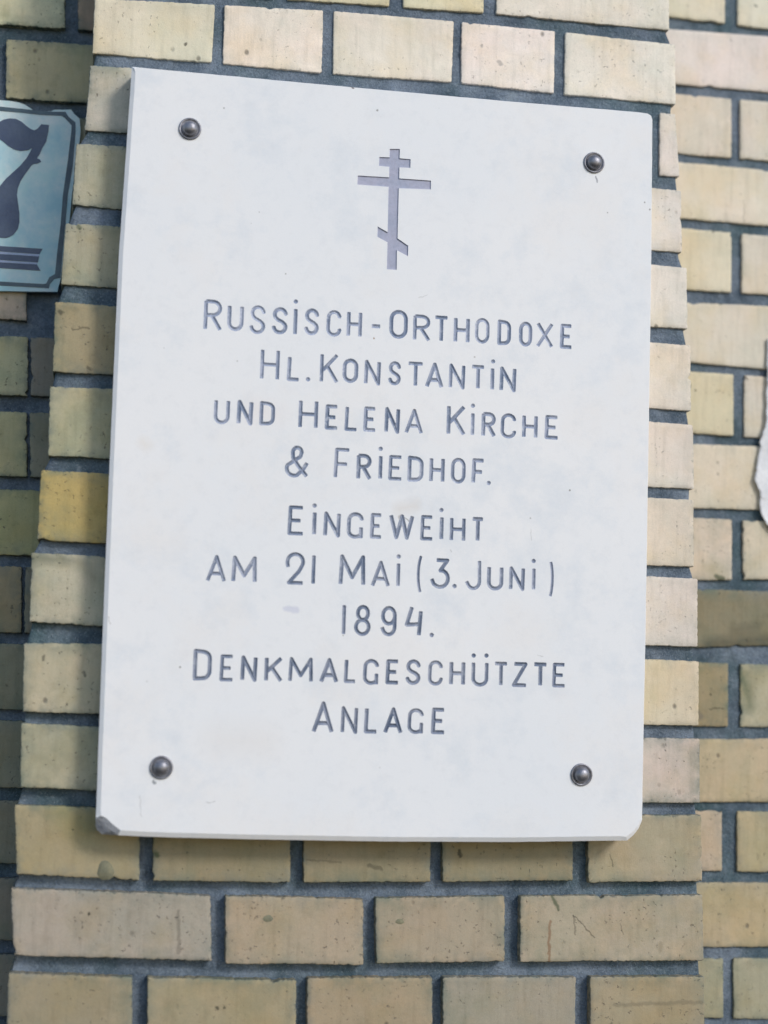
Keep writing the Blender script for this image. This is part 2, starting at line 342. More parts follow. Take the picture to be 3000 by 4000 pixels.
# each row: list of ((xl_top, xl_bottom), (xr_top, xr_bottom), colour)
ROWS = [
 [((378, 372), (700, 697), (205, 198, 165)), ((735, 733), (1078, 1075), (200, 192, 160)), ((1115, 1115), (1524, 1524), (204, 198, 166)), ((1573, 1573), (1892, 1892), (210, 204, 172)), ((1937, 1937), (2616, 2618), (216, 211, 200))],
 [((368, 358), (842, 829), (206, 200, 178)), ((874, 868), (1265, 1259), (217, 207, 196)), ((1301, 1298), (1777, 1766), (215, 207, 195)), ((1802, 1799), (2170, 2166), (224, 214, 209)), ((2206, 2202), (2640, 2643), (219, 213, 203))],
 [((350, 325), (700, 690), (200, 196, 184)), ((2576, 2574), (2640, 2658), (215, 209, 205))],
 [((295, 278), (640, 630), (184, 182, 160)), ((2300, 2300), (2664, 2667), (218, 211, 207))],
 [((253, 235), (640, 630), (180, 177, 150)), ((2300, 2300), (2685, 2689), (218, 211, 204))],
 [((211, 202), (640, 630), (172, 158, 122)), ((2300, 2300), (2700, 2702), (216, 207, 198))],
 [((190, 184), (640, 630), (184, 181, 148)), ((2300, 2300), (2710, 2713), (215, 206, 197))],
 [((157, 142), (640, 630), (196, 170, 98)), ((2300, 2300), (2712, 2713), (211, 202, 188))],
 [((118, 112), (640, 630), (190, 184, 160)), ((2300, 2300), (2728, 2728), (207, 198, 191))],
 [((90, 84), (640, 630), (190, 180, 152)), ((2300, 2300), (2733, 2733), (208, 194, 168))],
 [((80, 75), (640, 630), (178, 175, 148)), ((2300, 2300), (2736, 2737), (200, 186, 178))],
 [((54, 60), (548, 548), (178, 164, 126)), ((593, 593), (1140, 1138), (165, 152, 118)), ((1181, 1181), (1686, 1684), (163, 152, 120)), ((1724, 1724), (2241, 2241), (166, 155, 122)), ((2294, 2294), (2743, 2746), (190, 177, 148))],
 [((39, 48), (826, 831), (182, 172, 158)), ((876, 876), (1424, 1422), (188, 171, 146)), ((1464, 1464), (1975, 1975), (186, 170, 146)), ((2030, 2028), (2748, 2752), (192, 177, 152))],
 [((30, 20), (521, 518), (170, 158, 128)), ((572, 572), (1160, 1160), (180, 165, 130)), ((1196, 1196), (1692, 1692), (180, 161, 130)), ((1727, 1727), (2253, 2251), (174, 165, 146)), ((2303, 2301), (2756, 2758), (184, 167, 134))],
 [((12, 4), (800, 800), (170, 158, 130)), ((850, 850), (1400, 1400), (175, 160, 130)), ((1440, 1440), (1960, 1960), (170, 155, 120)), ((2010, 2010), (2764, 2768), (175, 160, 130))],
]
MY = .0072                                   # mortar lies this far behind the faces
zr = []
LE = [(-350, 382)]; RE = [(-350, 2612)]
for k, row in enumerate(ROWS):
    t0, b0 = poly(J[k][1]), poly(J[k + 1][0])
    LE += [(t0(row[0][0][0]), row[0][0][0]), (b0(row[0][0][1]), row[0][0][1])]
    RE += [(t0(row[-1][1][0]), row[-1][1][0]), (b0(row[-1][1][1]), row[-1][1][1])]
LE.append((4470, 0)); RE.append((4470, 2770))
fL, fR = poly(LE), poly(RE)
rows = []
for i in range(0, 241):
    y = -380 + i * (4480 + 380) / 240
    xl, z = at(fL(y), y, 0); xr, z2 = at(fR(y), y, 0)
    zz = at(1500, y, 0)[1]
    rows.append((zz, xl + .006, xr - .006))
# left/right limits follow height on the wall, not the picture row
def edge_x(f, z):
    lo, hi = -800., 5200.
    for _ in range(40):
        m = (lo + hi) / 2
        if at(f(m), m, 0)[1] > z: lo = m
        else: hi = m
    return at(f(lo), lo, 0)[0]
rows = [(z, edge_x(fL, z) + .0032, edge_x(fR, z) - .0032) for z, _, _ in rows[::-1]]
# pointing depth shaped for shade: almost flush, lighter upper right; deeper, darker lower left
deep = lambda x, z: -.0048 + .0085 * min(max((.45 - z) / .6 - (x - .25) * .6, 0), 1)
pier = mortar_slab('pier', rows, MY + .0003, D, wall, deep=deep)
for k, row in enumerate(ROWS):
    t0, b0 = poly(J[k][1]), poly(J[k + 1][0])
    for (a, b, col) in row:
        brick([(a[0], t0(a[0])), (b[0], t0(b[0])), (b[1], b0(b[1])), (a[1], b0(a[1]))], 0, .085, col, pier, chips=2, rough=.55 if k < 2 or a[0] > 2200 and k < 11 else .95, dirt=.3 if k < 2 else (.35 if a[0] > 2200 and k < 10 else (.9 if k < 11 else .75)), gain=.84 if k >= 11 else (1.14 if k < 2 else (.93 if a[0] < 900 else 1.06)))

# mortar splashes left on three bricks
def splash(px, py, rx, ry, h):
    cx, cz = at(px, py, 0); R = .000244; v = []; f = []; n_ = 18; K = 4
    for k in range(K):
        q = 1 - k / K
        for i in range(n_):
            a = 2 * math.pi * i / n_; w_ = 1 + .22 * noise.noise(Vector((math.cos(a) * 1.3 + px, math.sin(a) * 1.3, 0)))
            v.append((cx + rx * R * q * w_ * math.cos(a), .0006 - h * math.sin((1 - q) * math.pi / 2 + .08), cz + ry * R * q * w_ * math.sin(a)))
    for k in range(K - 1):
        for i in range(n_): j = (i + 1) % n_; f.append((k * n_ + i, k * n_ + j, (k + 1) * n_ + j, (k + 1) * n_ + i))
    f.append(tuple((K - 1) * n_ + i for i in range(n_)))
    mesh_obj('mortar_splash', v, f, M_splash, pier, smooth=True)
M_splash = mat_simple('dirty_mortar_splash', lin((122, 122, 104)), lin((140, 136, 112)), 120, .95, .1, .0006, 500)
for a_ in ((412, 3400, 34, 38, .0030), (1047, 3588, 26, 18, .0012), (1562, 3600, 24, 15, .0012), (2842, 2285, 36, 30, .0)):
    if a_[4]: splash(*a_)

# ---- recessed wall to the right: rows (top y at 2650/3000, bottom y at 2650/3000), bricks (xl, xr, colour); x from 2560 is hidden by the pier
RW = [
 ((-480, -440), (-215, -165), [(2560, 3300, (212, 206, 190))]),
 ((-180, -135), (72, 115), [(2560, 2835, (212, 206, 184)), (2880, 3320, (212, 208, 190))]),
 ((113, 139), (331, 361), [(2560, 3230, (217, 207, 204))]),
 ((364, 395), (603, 630), [(2560, 2860, (213, 203, 190)), (2889, 3320, (211, 205, 194))]),
 ((629, 662), (854, 886), [(2560, 3230, (212, 204, 188))]),
 ((887, 919), (1131, 1154), [(2560, 2860, (212, 203, 180)), (2896, 3320, (209, 203, 190))]),
 ((1176, 1193), (1413, 1445), [(2560, 3230, (206, 199, 186))]),
 ((1445, 1469), (1690, 1715), [(2560, 2868, (208, 198, 168)), (2905, 3320, (203, 197, 186))]),
 ((1730, 1742), (1984, 1996), [(2560, 3230, (206, 197, 180))]),
 ((2016, 2033), (2270, 2265), [(2560, 2862, (206, 193, 178)), (2900, 3320, (206, 193, 172))]),
 ((2296, 2307), (2533, 2524), [(2560, 3230, (142, 135, 108))]),
 ((2582, 2594), (2838, 2844), [(2560, 2847, (160, 146, 112)), (2890, 3320, (184, 178, 150))]),
 ((2884, 2883), (3136, 3136), [(2560, 3230, (193, 175, 142))]),
 ((3162, 3169), (3403, 3410), [(2560, 2823, (192, 174, 152)), (2877, 3320, (184, 171, 134))]),
 ((3445, 3445), (3702, 3702), [(2560, 3230, (184, 168, 134))]),
 ((3741, 3740), (3976, 3985), [(2560, 2829, (172, 166, 138)), (2862, 3320, (170, 166, 140))]),
 ((4016, 4020), (4250, 4255), [(2560, 3230, (168, 158, 128))]),
]
def panel(name, table, x0, x1, Y, depth, lo, hi):
    rows = []
    for i in range(0, 201):
        y = -460 + i * (4300 + 460) / 200
        rows.append(at((x0 + x1) / 2, y, Y)[1])
    rows = rows[::-1]
    xl, xr = at(lo, 2000, Y)[0], at(hi, 2000, Y)[0]
    m = mortar_slab(name, [(z, xl, xr) for z in rows], Y + (MY * .45 if x0 else MY), .03, wall)
    for (ta, tb), (ba, bb), bl in table:
        ft = poly([(x0, ta), (x1, tb)]); fb = poly([(x0, ba), (x1, bb)])
        for a, b, col in bl:
            brick([(a, ft(a)), (b, ft(b)), (b, fb(b)), (a, fb(a))], Y, .028, col, m, chips=3, rough=.9 if x0 == 0 else .6, dirt=1. if x0 == 0 else (.25 if ta < 1900 else (1. if 2200 < ta < 2700 else .6)), gain=1.38 if x0 == 0 else (1.10 if ta < 2200 else .98))
    return m
panel('right_panel', RW, 2650, 3000, D, .03, 2545, 3335)
LW = [
 ((-490, -475), (-205, -190), [(-420, -20, (170, 162, 130)), (20, 460, (170, 162, 130))]),
 ((-160, -145), (98, 118), [(-200, 258, (176, 176, 146)), (302, 480, (150, 130, 112))]),
 ((148, 168), (385, 402), [(-420, -20, (160, 155, 120)), (20, 470, (168, 160, 124))]),
 ((437, 452), (682, 697), [(-300, 120, (150, 145, 120)), (160, 440, (150, 145, 120))]),
 ((735, 750), (975, 988), [(-420, -40, (150, 145, 120)), (0, 420, (150, 145, 120))]),
 ((1022, 1035), (1249, 1270), [(-300, 108, (176, 158, 140))]),
 ((1308, 1322), (1546, 1556), [(-420, 112, (164, 164, 128)), (117, 330, (134, 124, 112))]),
 ((1604, 1612), (1862, 1872), [(-300, 108, (164, 160, 118)), (112, 310, (132, 130, 112))]),
 ((1906, 1915), (2169, 2180), [(-420, -100, (150, 140, 90)), (-60, 300, (160, 156, 108))]),
 ((2207, 2215), (2474, 2484), [(-300, 88, (150, 136, 104)), (92, 290, (132, 124, 104))]),
 ((2510, 2518), (2774, 2782), [(-420, -100, (150, 140, 110)), (-60, 270, (140, 134, 110))]),
 ((2810, 2818), (3080, 3086), [(-300, 250, (136, 132, 112))]),
 ((3122, 3128), (3376, 3382), [(-420, -100, (140, 130, 110)), (-60, 230, (130, 126, 108))]),
 ((3426, 3432), (3676, 3682), [(-300, 220, (130, 122, 108))]),
 ((3724, 3730), (3974, 3980), [(-420, -100, (130, 120, 110)), (-60, 210, (126, 120, 108))]),
 ((4020, 4026), (4270, 4276), [(-300, 200, (130, 120, 110))]),
]
panel('left_panel', LW, 0, 300, D, .03, -430, 500)

# ------------------------------------------------------------------ plaque
YF = -T
def pf(px, py): return at(px, py, YF)
rg = .00182                                  # half width of an engraved stroke
def arc(cx, cy, rx, ry, a0, a1, n=10):
    return [(cx + rx * math.cos(math.radians(a0 + (a1 - a0) * i / n)), cy + ry * math.sin(math.radians(a0 + (a1 - a0) * i / n))) for i in range(n + 1)]
OV = arc(.5, .70, .5, .30, 0, 180, 12) + arc(.5, .30, .5, .30, 180, 360, 12) + [(1, .70)]
SS = [(1, .80)] + arc(.52, .76, .46, .24, 12, 180, 10) + [(.12, .64), (.3, .55), (.7, .45), (.92, .35)] + arc(.5, .24, .48, .24, 10, -168, 10) + [(.0, .24)]
CC = [(1, .76)] + arc(.52, .74, .5, .26, 15, 180, 9) + arc(.52, .26, .52, .26, 180, 350, 9) + [(1, .27)]
GL = {
 'R': [[(0, 0), (0, 1)], [(0, 1), (.45, 1)] + arc(.5, .76, .46, .24, 80, -85, 9) + [(0, .5)], [(.42, .5), (1, 0)]],
 'U': [[(0, 1), (0, .3)] + arc(.5, .28, .5, .28, 180, 360, 12) + [(1, 1)]],
 'S': [SS], 'C': [CC], 'O': [OV],
 'G': [CC[:-4] + [(.93, .08)], [(.97, .42), (.97, -.04)]],
 'H': [[(0, 0), (0, 1)], [(1, 0), (1, 1)], [(0, .5), (1, .5)]],
 'I': [[(0.5, 0), (0.5, 1)]],
 'T': [[(0, 1), (1, 1)], [(.52, 1), (.52, 0)]],
 'D': [[(0, 0), (0, 1), (.5, .98)] + arc(.55, .72, .45, .25, 80, 0, 6) + arc(.55, .28, .45, .26, 0, -80, 6) + [(0, 0)]],
 'X': [[(0, 0), (1, 1)], [(0, 1), (1, 0)]],
 'E': [[(.95, 1), (.04, 1), (0, 0), (1, 0)], [(.03, .5), (.8, .5)]],
 'F': [[(1, 1), (.06, 1), (0, 0)], [(.04, .48), (.86, .48)]],
 'L': [[(.05, 1), (0, 0), (1, 0)]],
 'K': [[(0, 0), (0, 1)], [(.97, 1), (.08, .42)], [(.34, .6), (1, 0)]],
 'N': [[(0, 0), (.03, 1), (.97, 0), (1, 1)]],
 'M': [[(0, 0), (.04, 1), (.5, .25), (.96, 1), (1, 0)]],
 'A': [[(0, 0), (.5, 1), (1, 0)], [(.18, .3), (.82, .3)]],
 'W': [[(0, 1), (.27, 0), (.52, .98), (.76, 0), (1, 1)]],
 'Z': [[(.05, 1), (.97, 1), (0, 0), (1, 0)]],
 'J': [[(.95, 1), (.98, .3)] + arc(.52, .26, .46, .26, 0, -150, 9) + [(0, .24)]],
 '-': [[(0, .5), (1, .5)]],
 '2': [[(.05, .55), (0, .66)] + arc(.5, .73, .5, .27, 180, -20, 11) + [(.75, .4), (.12, 0), (1, 0)]],
 '3': [[(.28, 1), (.92, 1), (.5, .62)] + arc(.5, .33, .48, .31, 65, -130, 10) + [(.12, .12), (0, .3)]],
 '4': [[(.35, 1), (0, .36), (1, .4)], [(1, .86), (.9, 0)]],
 '8': [arc(.52, .76, .40, .24, 0, 360, 16), arc(.5, .26, .5, .26, 0, 360, 16)],
 '9': [arc(.5, .70, .46, .30, 0, 360, 16), [(.96, .72), (.96, .34)] + arc(.5, .28, .46, .28, 0, -150, 9) + [(0, .26)]],
 '(': [arc(1.0, .5, 1.0, .62, 127, 233, 12)],
 ')': [arc(0., .5, 1.0, .62, 53, -53, 12)],
 '&': [[(1, .0), (.62, .30), (.30, .62), (.28, .82)] + arc(.5, .83, .22, .17, 180, 0, 8) + [(.66, .68), (.3, .50), (.04, .36)] + arc(.38, .25, .38, .25, 160, 290, 8) + [(.8, .22), (1, .46)]],
}
def O4(x): return 600 + x / 1.8433
def O5(x): return 1400 + x / 1.8433
TXT = []   # (char, xl, xr, ytop, ybottom) photo px
def add(origin, oy, items):
    for it in items:
        ch, a, b, t, bt = it
        TXT.append((ch, origin(a), origin(b), oy + t / 1.8433, oy + bt / 1.8433))
add(O4, 1100, [('R', 360, 497, 130, 357), ('U', 530, 650, 165, 357), ('S', 690, 808, 170, 378), ('S', 850, 968, 183, 380), ('I', 1002, 1040, 185, 390), ('.', 1024, 1024, 144, 144),
 ('S', 1083, 1193, 192, 387), ('C', 1243, 1352, 205, 397), ('H', 1390, 1502, 210, 404), ('-', 1558, 1645, 308, 335),
 ('H', 768, 908, 483, 712), ('L', 960, 1060, 533, 718), ('.', 1112, 1112, 703, 703), ('K', 1197, 1335, 515, 733), ('O', 1360, 1475, 553, 730), ('N', 1515, 1637, 565, 747),
 ('U', 433, 550, 845, 1027), ('N', 598, 718, 853, 1035), ('D', 762, 875, 862, 1038), ('H', 1043, 1185, 848, 1062), ('E', 1233, 1337, 885, 1068), ('L', 1375, 1475, 893, 1077), ('E', 1510, 1610, 900, 1082),
 ('&', 945, 1120, 1180, 1412), ('F', 1297, 1418, 1197, 1422), ('R', 1460, 1573, 1240, 1432), ('I', 1617, 1650, 1245, 1430), ('.', 1635, 1635, 1204, 1204)])
add(O5, 1100, [('O', 222, 357, 203, 412), ('R', 393, 522, 238, 432), ('T', 540, 652, 245, 438), ('H', 685, 803, 253, 446), ('O', 838, 945, 262, 447), ('D', 1000, 1100, 275, 460), ('O', 1155, 1253, 288, 468), ('X', 1280, 1405, 292, 478), ('E', 1450, 1548, 305, 485),
 ('S', 213, 308, 573, 748), ('T', 347, 473, 577, 760), ('A', 480, 615, 582, 770), ('N', 650, 770, 592, 775), ('T', 805, 915, 600, 780), ('I', 947, 982, 613, 788), ('.', 970, 970, 575, 575), ('N', 1015, 1138, 613, 795),
 ('N', 187, 300, 905, 1095), ('A', 333, 468, 915, 1100), ('K', 635, 775, 887, 1110), ('I', 805, 840, 937, 1115), ('.', 825, 825, 894, 894), ('R', 885, 993, 940, 1123), ('C', 1023, 1135, 948, 1130), ('H', 1178, 1292, 955, 1132), ('E', 1340, 1448, 962, 1137),
 ('E', 215, 323, 1250, 1433), ('D', 353, 470, 1255, 1443), ('H', 510, 622, 1262, 1450), ('O', 665, 773, 1268, 1455), ('F', 813, 913, 1273, 1460), ('.', 938, 938, 1450, 1450)])
add(O4, 1900, [('E', 965, 1090, 138, 353), ('I', 1143, 1172, 175, 357), ('.', 1159, 1159, 138, 138), ('N', 1222, 1348, 182, 367), ('G', 1390, 1512, 185, 377),
 ('A', 378, 525, 493, 692), ('M', 560, 747, 500, 697), ('2', 948, 1090, 473, 708), ('I', 1133, 1170, 485, 712), ('M', 1333, 1528, 492, 718),
 ('I', 1355, 1385, 843, 1075), ('8', 1443, 1565, 852, 1078),
 ('D', 283, 420, 1170, 1400), ('E', 475, 583, 1210, 1405), ('N', 625, 748, 1218, 1407), ('K', 797, 933, 1223, 1412), ('M', 970, 1150, 1230, 1415), ('A', 1193, 1333, 1235, 1420), ('L', 1370, 1465, 1238, 1417), ('G', 1507, 1622, 1242, 1430),
 ('A', 1140, 1300, 1547, 1780), ('N', 1347, 1472, 1583, 1782)])
add(O5, 1900, [('E', 83, 178, 192, 377), ('W', 218, 402, 198, 383), ('E', 445, 545, 207, 390), ('I', 585, 613, 210, 392), ('.', 598, 598, 170, 170), ('H', 657, 772, 218, 400), ('T', 808, 908, 220, 402),
 ('A', 90, 230, 535, 728), ('I', 272, 302, 543, 728), ('.', 290, 290, 505, 505), ('(', 417, 487, 488, 775), ('3', 515, 663, 517, 742), ('.', 692, 692, 718, 718), ('J', 767, 888, 523, 747), ('U', 925, 1045, 570, 750), ('N', 1083, 1200, 577, 752), ('I', 1248, 1277, 580, 752), ('.', 1262, 1262, 537, 537), (')', 1350, 1410, 530, 803),
 ('9', 157, 280, 860, 1080), ('4', 333, 463, 857, 1083), ('.', 528, 528, 1070, 1070),
 ('E', 195, 300, 1245, 1427), ('S', 338, 450, 1245, 1430), ('C', 500, 607, 1252, 1435), ('H', 653, 770, 1253, 1438), ('U', 813, 937, 1258, 1442), ('.', 830, 830, 1218, 1218), ('.', 922, 922, 1218, 1218), ('T', 970, 1080, 1262, 1442), ('Z', 1105, 1220, 1265, 1445), ('T', 1252, 1365, 1267, 1445), ('E', 1395, 1498, 1270, 1448),
 ('L', 40, 145, 1587, 1780), ('A', 180, 320, 1590, 1785), ('G', 353, 470, 1597, 1783), ('E', 523, 632, 1593, 1785)])

def seg_sdf(P, a, b, r, trim_a, trim_b):
    a = np.array(a); b = np.array(b); ab = b - a; L2 = max(ab @ ab, 1e-12)
    t = np.clip(((P - a) @ ab) / L2, 0, 1)
    d = np.linalg.norm(P - a - t[..., None] * ab, axis=-1) - r
    L = math.sqrt(L2); s = ((P - a) @ ab) / L
    if trim_a: d = np.maximum(d, -(s + r * .15))
    if trim_b: d = np.maximum(d, s - L - r * .15)
    return d
def glyph(ch, xl, xr, yt, yb, k):
    """strokes in plaque metres"""
    cx, cz = pf((xl + xr) / 2, (yt + yb) / 2)
    if ch == '.': return [[(cx, cz), (cx + 1e-5, cz)]], .0021
    W = pf(xr, (yt + yb) / 2)[0] - pf(xl, (yt + yb) / 2)[0]; H = pf((xl + xr) / 2, yt)[1] - pf((xl + xr) / 2, yb)[1]
    r = rg * (1 + .06 * math.sin(k * 2.3))
    w2, h2 = max(W / 2 - r * 1.05, 0), max(H / 2 - r, 0)
    if ch == 'I': w2 = .0001
    if ch in '()': r *= .8
    return [[(cx + (x * 2 - 1) * w2, cz + (y * 2 - 1) * h2) for x, y in st] for st in GL[ch]], r
def contour(strokes, r, g=.00055):
    A = np.array([p for s in strokes for p in s]); lo = A.min(0) - r - 2.3 * g; hi = A.max(0) + r + 2.3 * g
    nx, ny = int((hi[0] - lo[0]) / g) + 2, int((hi[1] - lo[1]) / g) + 2
    X, Z = np.meshgrid(lo[0] + np.arange(nx) * g, lo[1] + np.arange(ny) * g, indexing='ij')
    P = np.stack([X, Z], -1)
    def sdf(P):
        d = np.full(P.shape[:-1], 1.)
        for s in strokes:
            closed = math.dist(s[0], s[-1]) < 1e-4
            for i in range(len(s) - 1):
                d = np.minimum(d, seg_sdf(P, s[i], s[i + 1], r, i == 0 and not closed and len(s) * 0 == 0 and math.dist(s[0], s[1]) > 1e-4, i == len(s) - 2 and not closed and math.dist(s[0], s[1]) > 1e-4))
        return d
    F = sdf(P); F[np.abs(F) < 1e-7] = 1e-7
    verts, idx, edges = [], {}, []
    def vert(i, j, ax):
        key = (i, j, ax)
        if key in idx: return idx[key]
        a, b = (F[i, j], F[i + 1, j]) if ax == 0 else (F[i, j], F[i, j + 1])
        t = min(max(a / (a - b), .04), .96)
        idx[key] = len(verts); verts.append((X[i, j] + (t * g if ax == 0 else 0), Z[i, j] + (t * g if ax == 1 else 0))); return idx[key]
    I = F < 0
    m = I[:-1, :-1].astype(int) + I[1:, :-1] + I[:-1, 1:] + I[1:, 1:]
    for i, j in zip(*np.nonzero((m > 0) & (m < 4))):
        c = (I[i, j], I[i + 1, j], I[i + 1, j + 1], I[i, j + 1])
        e = []
        if c[0] != c[1]: e.append((i, j, 0))
        if c[1] != c[2]: e.append((i + 1, j, 1))
        if c[2] != c[3]: e.append((i, j + 1, 0))
        if c[3] != c[0]: e.append((i, j, 1))
        if len(e) == 2: edges.append((vert(*e[0]), vert(*e[1])))
        elif len(e) == 4:
            if c[0]: pr = ((0, 3), (1, 2)) if False else ((0, 1), (2, 3))
            else: pr = ((0, 3), (1, 2))
            for a, b in pr: edges.append((vert(*e[a]), vert(*e[b])))
    return np.array(verts), edges, sdf
def inside(pts, V, E):
    a = V[[e[0] for e in E]]; b = V[[e[1] for e in E]]
    px, pz = pts[:, 0][:, None], pts[:, 1][:, None]
    cond = (a[None, :, 1] > pz) != (b[None, :, 1] > pz)
    with np.errstate(divide='ignore', invalid='ignore'):
        xi = a[None, :, 0] + (pz - a[None, :, 1]) * (b[None, :, 0] - a[None, :, 0]) / (b[None, :, 1] - a[None, :, 1])
    return (np.sum(cond & (px < xi), axis=1) % 2) == 1

plq = empty('marble_plaque', (.255, -.001, 0), 'white marble plaque with engraved grey orthodox cross and German inscription, held by four domed screws', 'plaque')
allV, allE = [], []; regions = []
DEP = .0012
for k, (ch, xl, xr, yt, yb) in enumerate(TXT):
    st, r = glyph(ch, xl, xr, yt, yb, k)
    V, E, sdf = contour(st, r)
    base = len(allV); allV += V.tolist(); allE += [(a + base, b + base) for a, b in E]
    regions.append((V.min(0), V.max(0), V, E))
    cv = V.tolist(); ce = list(E)
    for s in st:
        pr = None
        for i, p in enumerate(s):
            q = p
            if (i == 0 or i == len(s) - 1) and len(s) > 1 and ch != '.' and math.dist(s[0], s[-1]) > 1e-4:
                o2 = s[1] if i == 0 else s[-2]; L = math.dist(p, o2)
                f = min(r * .85 / max(L, 1e-9), .45); q = (p[0] + (o2[0] - p[0]) * f, p[1] + (o2[1] - p[1]) * f)
            cv.append(q)
            if pr is not None: ce.append((pr, len(cv) - 1))
            pr = len(cv) - 1
    res = delaunay_2d_cdt([Vector(v) for v in cv], ce, [], 0, 1e-7)
    ov = np.array([(v.x, v.y) for v in res[0]]); tri = res[2]
    cen = np.array([ov[list(t)].mean(0) for t in tri]); keep = inside(cen, V, E)
    dd = np.clip(-sdf(ov) / r, 0, 1) * DEP
    tree = None
    dd[dd < DEP * .06] = 0
    verts = [(x, YF + d, z) for (x, z), d in zip(ov, dd)]
    fs = [tuple(t) for t, kp in zip(tri, keep) if kp]
    used = sorted({i for t in fs for i in t}); rm = {u: i for i, u in enumerate(used)}
    name = 'letter'
    if ch in '.-()': name = 'punctuation_mark'
    elif ch in '23489' or (ch == 'I' and (k, ) in ()): name = 'numeral'
    haze_tone = 1.32 - .42 * (yt - 1150) / 1700 + .10 * noise.noise(Vector((k * 1.7, 0, 0)))      # upper lines lighter: haze put into the paint colour, plus random variation
    lo = mesh_obj(name, [verts[u] for u in used], [tuple(rm[i] for i in t) for t in fs], M_paint, plq); lo.color = (haze_tone, haze_tone, haze_tone, 1)

# cross
CR = [(715,130),(880,132),(875,283),(1053,298),(1050,438),(872,430),(868,608),(1383,645),(1382,788),(862,768),(842,1580),(1015,1700),(1010,1868),(832,1775),(828,2090),(668,2082),(678,1645),(515,1555),(520,1388),(680,1480),(697,745),(190,708),(198,562),(705,592),(708,420),(540,405),(547,262),(712,268)]
CR = [pf(1350 + x / 4.1475, 550 + y / 4.1475) for x, y in CR]
nC = len(CR); Vc = np.array(CR); Ec = [(i, (i + 1) % nC) for i in range(nC)]
base = len(allV); allV += [list(c) for c in CR]; allE += [(a + base, b + base) for a, b in Ec]
regions.append((Vc.min(0), Vc.max(0), Vc, Ec))
cc = []
for i in range(nC):                           # floor polygon inset 0.35 mm
    a, b, c_ = Vc[i - 1], Vc[i], Vc[(i + 1) % nC]
    d1 = (b - a) / np.linalg.norm(b - a); d2 = (c_ - b) / np.linalg.norm(c_ - b)
    n_ = np.array([d1[1], -d1[0]]) + np.array([d2[1], -d2[0]])
    cc.append(b + n_ / max(np.dot(n_, n_) / 2, .3) * .0004)
tri = tessellate_polygon([[Vector((p[0], p[1], 0)) for p in cc]])
verts = [(x, YF, z) for x, z in CR] + [(p[0], YF + .0011, p[1]) for p in cc]
faces = [tuple(i + nC for i in t) for t in tri] + [(i, (i + 1) % nC, nC + (i + 1) % nC, nC + i) for i in range(nC)]
mesh_obj('cross', verts, faces, M_crosspaint, plq)

# slab: front face with the engraving cut out, bevelled arrises, broken lower corners
out = [(515, 258), (1000, 303), (1500, 349), (2000, 394), (2500, 436), (2533, 441), (2546, 449), (2551, 464), (2547, 1000), (2540, 1500), (2532, 2000), (2524, 2500), (2516, 2900), (2511, 3205), (2497, 3238), (2478, 3262), (2452, 3284), (2000, 3290), (1500, 3288), (1000, 3280), (600, 3270), (461, 3264), (440, 3249), (418, 3230), (398, 3212), (375, 3197), (385, 2900), (400, 2500), (420, 2000), (442, 1500), (464, 1000), (492, 600)]
bk = {20: None, 21: (452, 3266), 22: (425, 3266), 23: (398, 3262), 24: (379, 3245), 25: (373, 3222)}      # outline behind the chipped lower-left corner
O = []
def sub(a, b, n): return [(a[0] + (b[0] - a[0]) * i / n, a[1] + (b[1] - a[1]) * i / n) for i in range(n)]
chip_flag = []; Bk = []
nO = len(out)
for i in range(nO):
    a, b = out[i], out[(i + 1) % nO]; n = max(1, int(math.dist(a, b) / 25))
    ba, bb = bk.get(i) or a, bk.get((i + 1) % nO) or b
    O += sub(a, b, n); Bk += sub(ba, bb, n); chip_flag += [21 <= i <= 24] * n
def jitter(P, amp):
    res_ = []
    for i, (x, y) in enumerate(P):
        cf = chip_flag[i]; am = amp * (3.5 if cf else .45)
        res_.append((x + am * noise.noise(Vector((x * .02, y * .02, 3))), y + am * noise.noise(Vector((x * .02, y * .02, 9)))))
    return res_
O = jitter(O, 1.6); Bk = jitter(Bk, 1.6)
front = np.array([pf(*p) for p in O]); back = np.array([at(p[0], p[1], YF) for p in Bk])
n = len(front)
def inset(Pn, fun):
    r_ = []
    for i in range(n):
        a, b, c_ = Pn[i - 1], Pn[i], Pn[(i + 1) % n]
        t = (c_ - a) / np.linalg.norm(c_ - a); nn = np.array([t[1], -t[0]])     # clockwise outline: inward
        r_.append(b + nn * fun(nn))
    return np.array(r_)
bev = lambda nn: .0012 + .0032 * max(0, nn[1]) + .0026 * max(0, nn[0])
fin = inset(front, bev)
flat = inset(front, lambda nn: .0003)
base = len(allV); allV += fin.tolist(); allE += [(base + i, base + (i + 1) % n) for i in range(n)]
res = delaunay_2d_cdt([Vector(v) for v in allV], allE, [], 0, 1e-8)
ov = np.array([(v.x, v.y) for v in res[0]]); tri = np.array([tuple(t) for t in res[2]]); cen = ov[tri].mean(1)
Er = [(i, (i + 1) % n) for i in range(n)]
keep = np.concatenate([inside(cen[i:i + 4000], fin, Er) for i in range(0, len(cen), 4000)])
for lo, hi, V, E in regions:
    ix = np.nonzero(keep & np.all((cen >= lo) & (cen <= hi), axis=1))[0]
    if len(ix): keep[ix[inside(cen[ix], V, E)]] = False
verts = [(x, YF, z) for x, z in ov]; faces = [tuple(t) for t in tri[keep]]
fin_ix = []
for i in range(n):
    o_ = res[3]; break
omap = {}
for new, olds in enumerate(res[3]):
    for o_ in olds: omap[o_] = new
b0 = len(verts)
verts += [(x, YF + .0022, z) for x, z in front]
verts += [(x, YF + (.0075 if chip_flag[i] else .006), z) for i, (x, z) in enumerate(back)]
verts += [(x, -.0008, z) for x, z in back]
mats = [0] * len(faces)
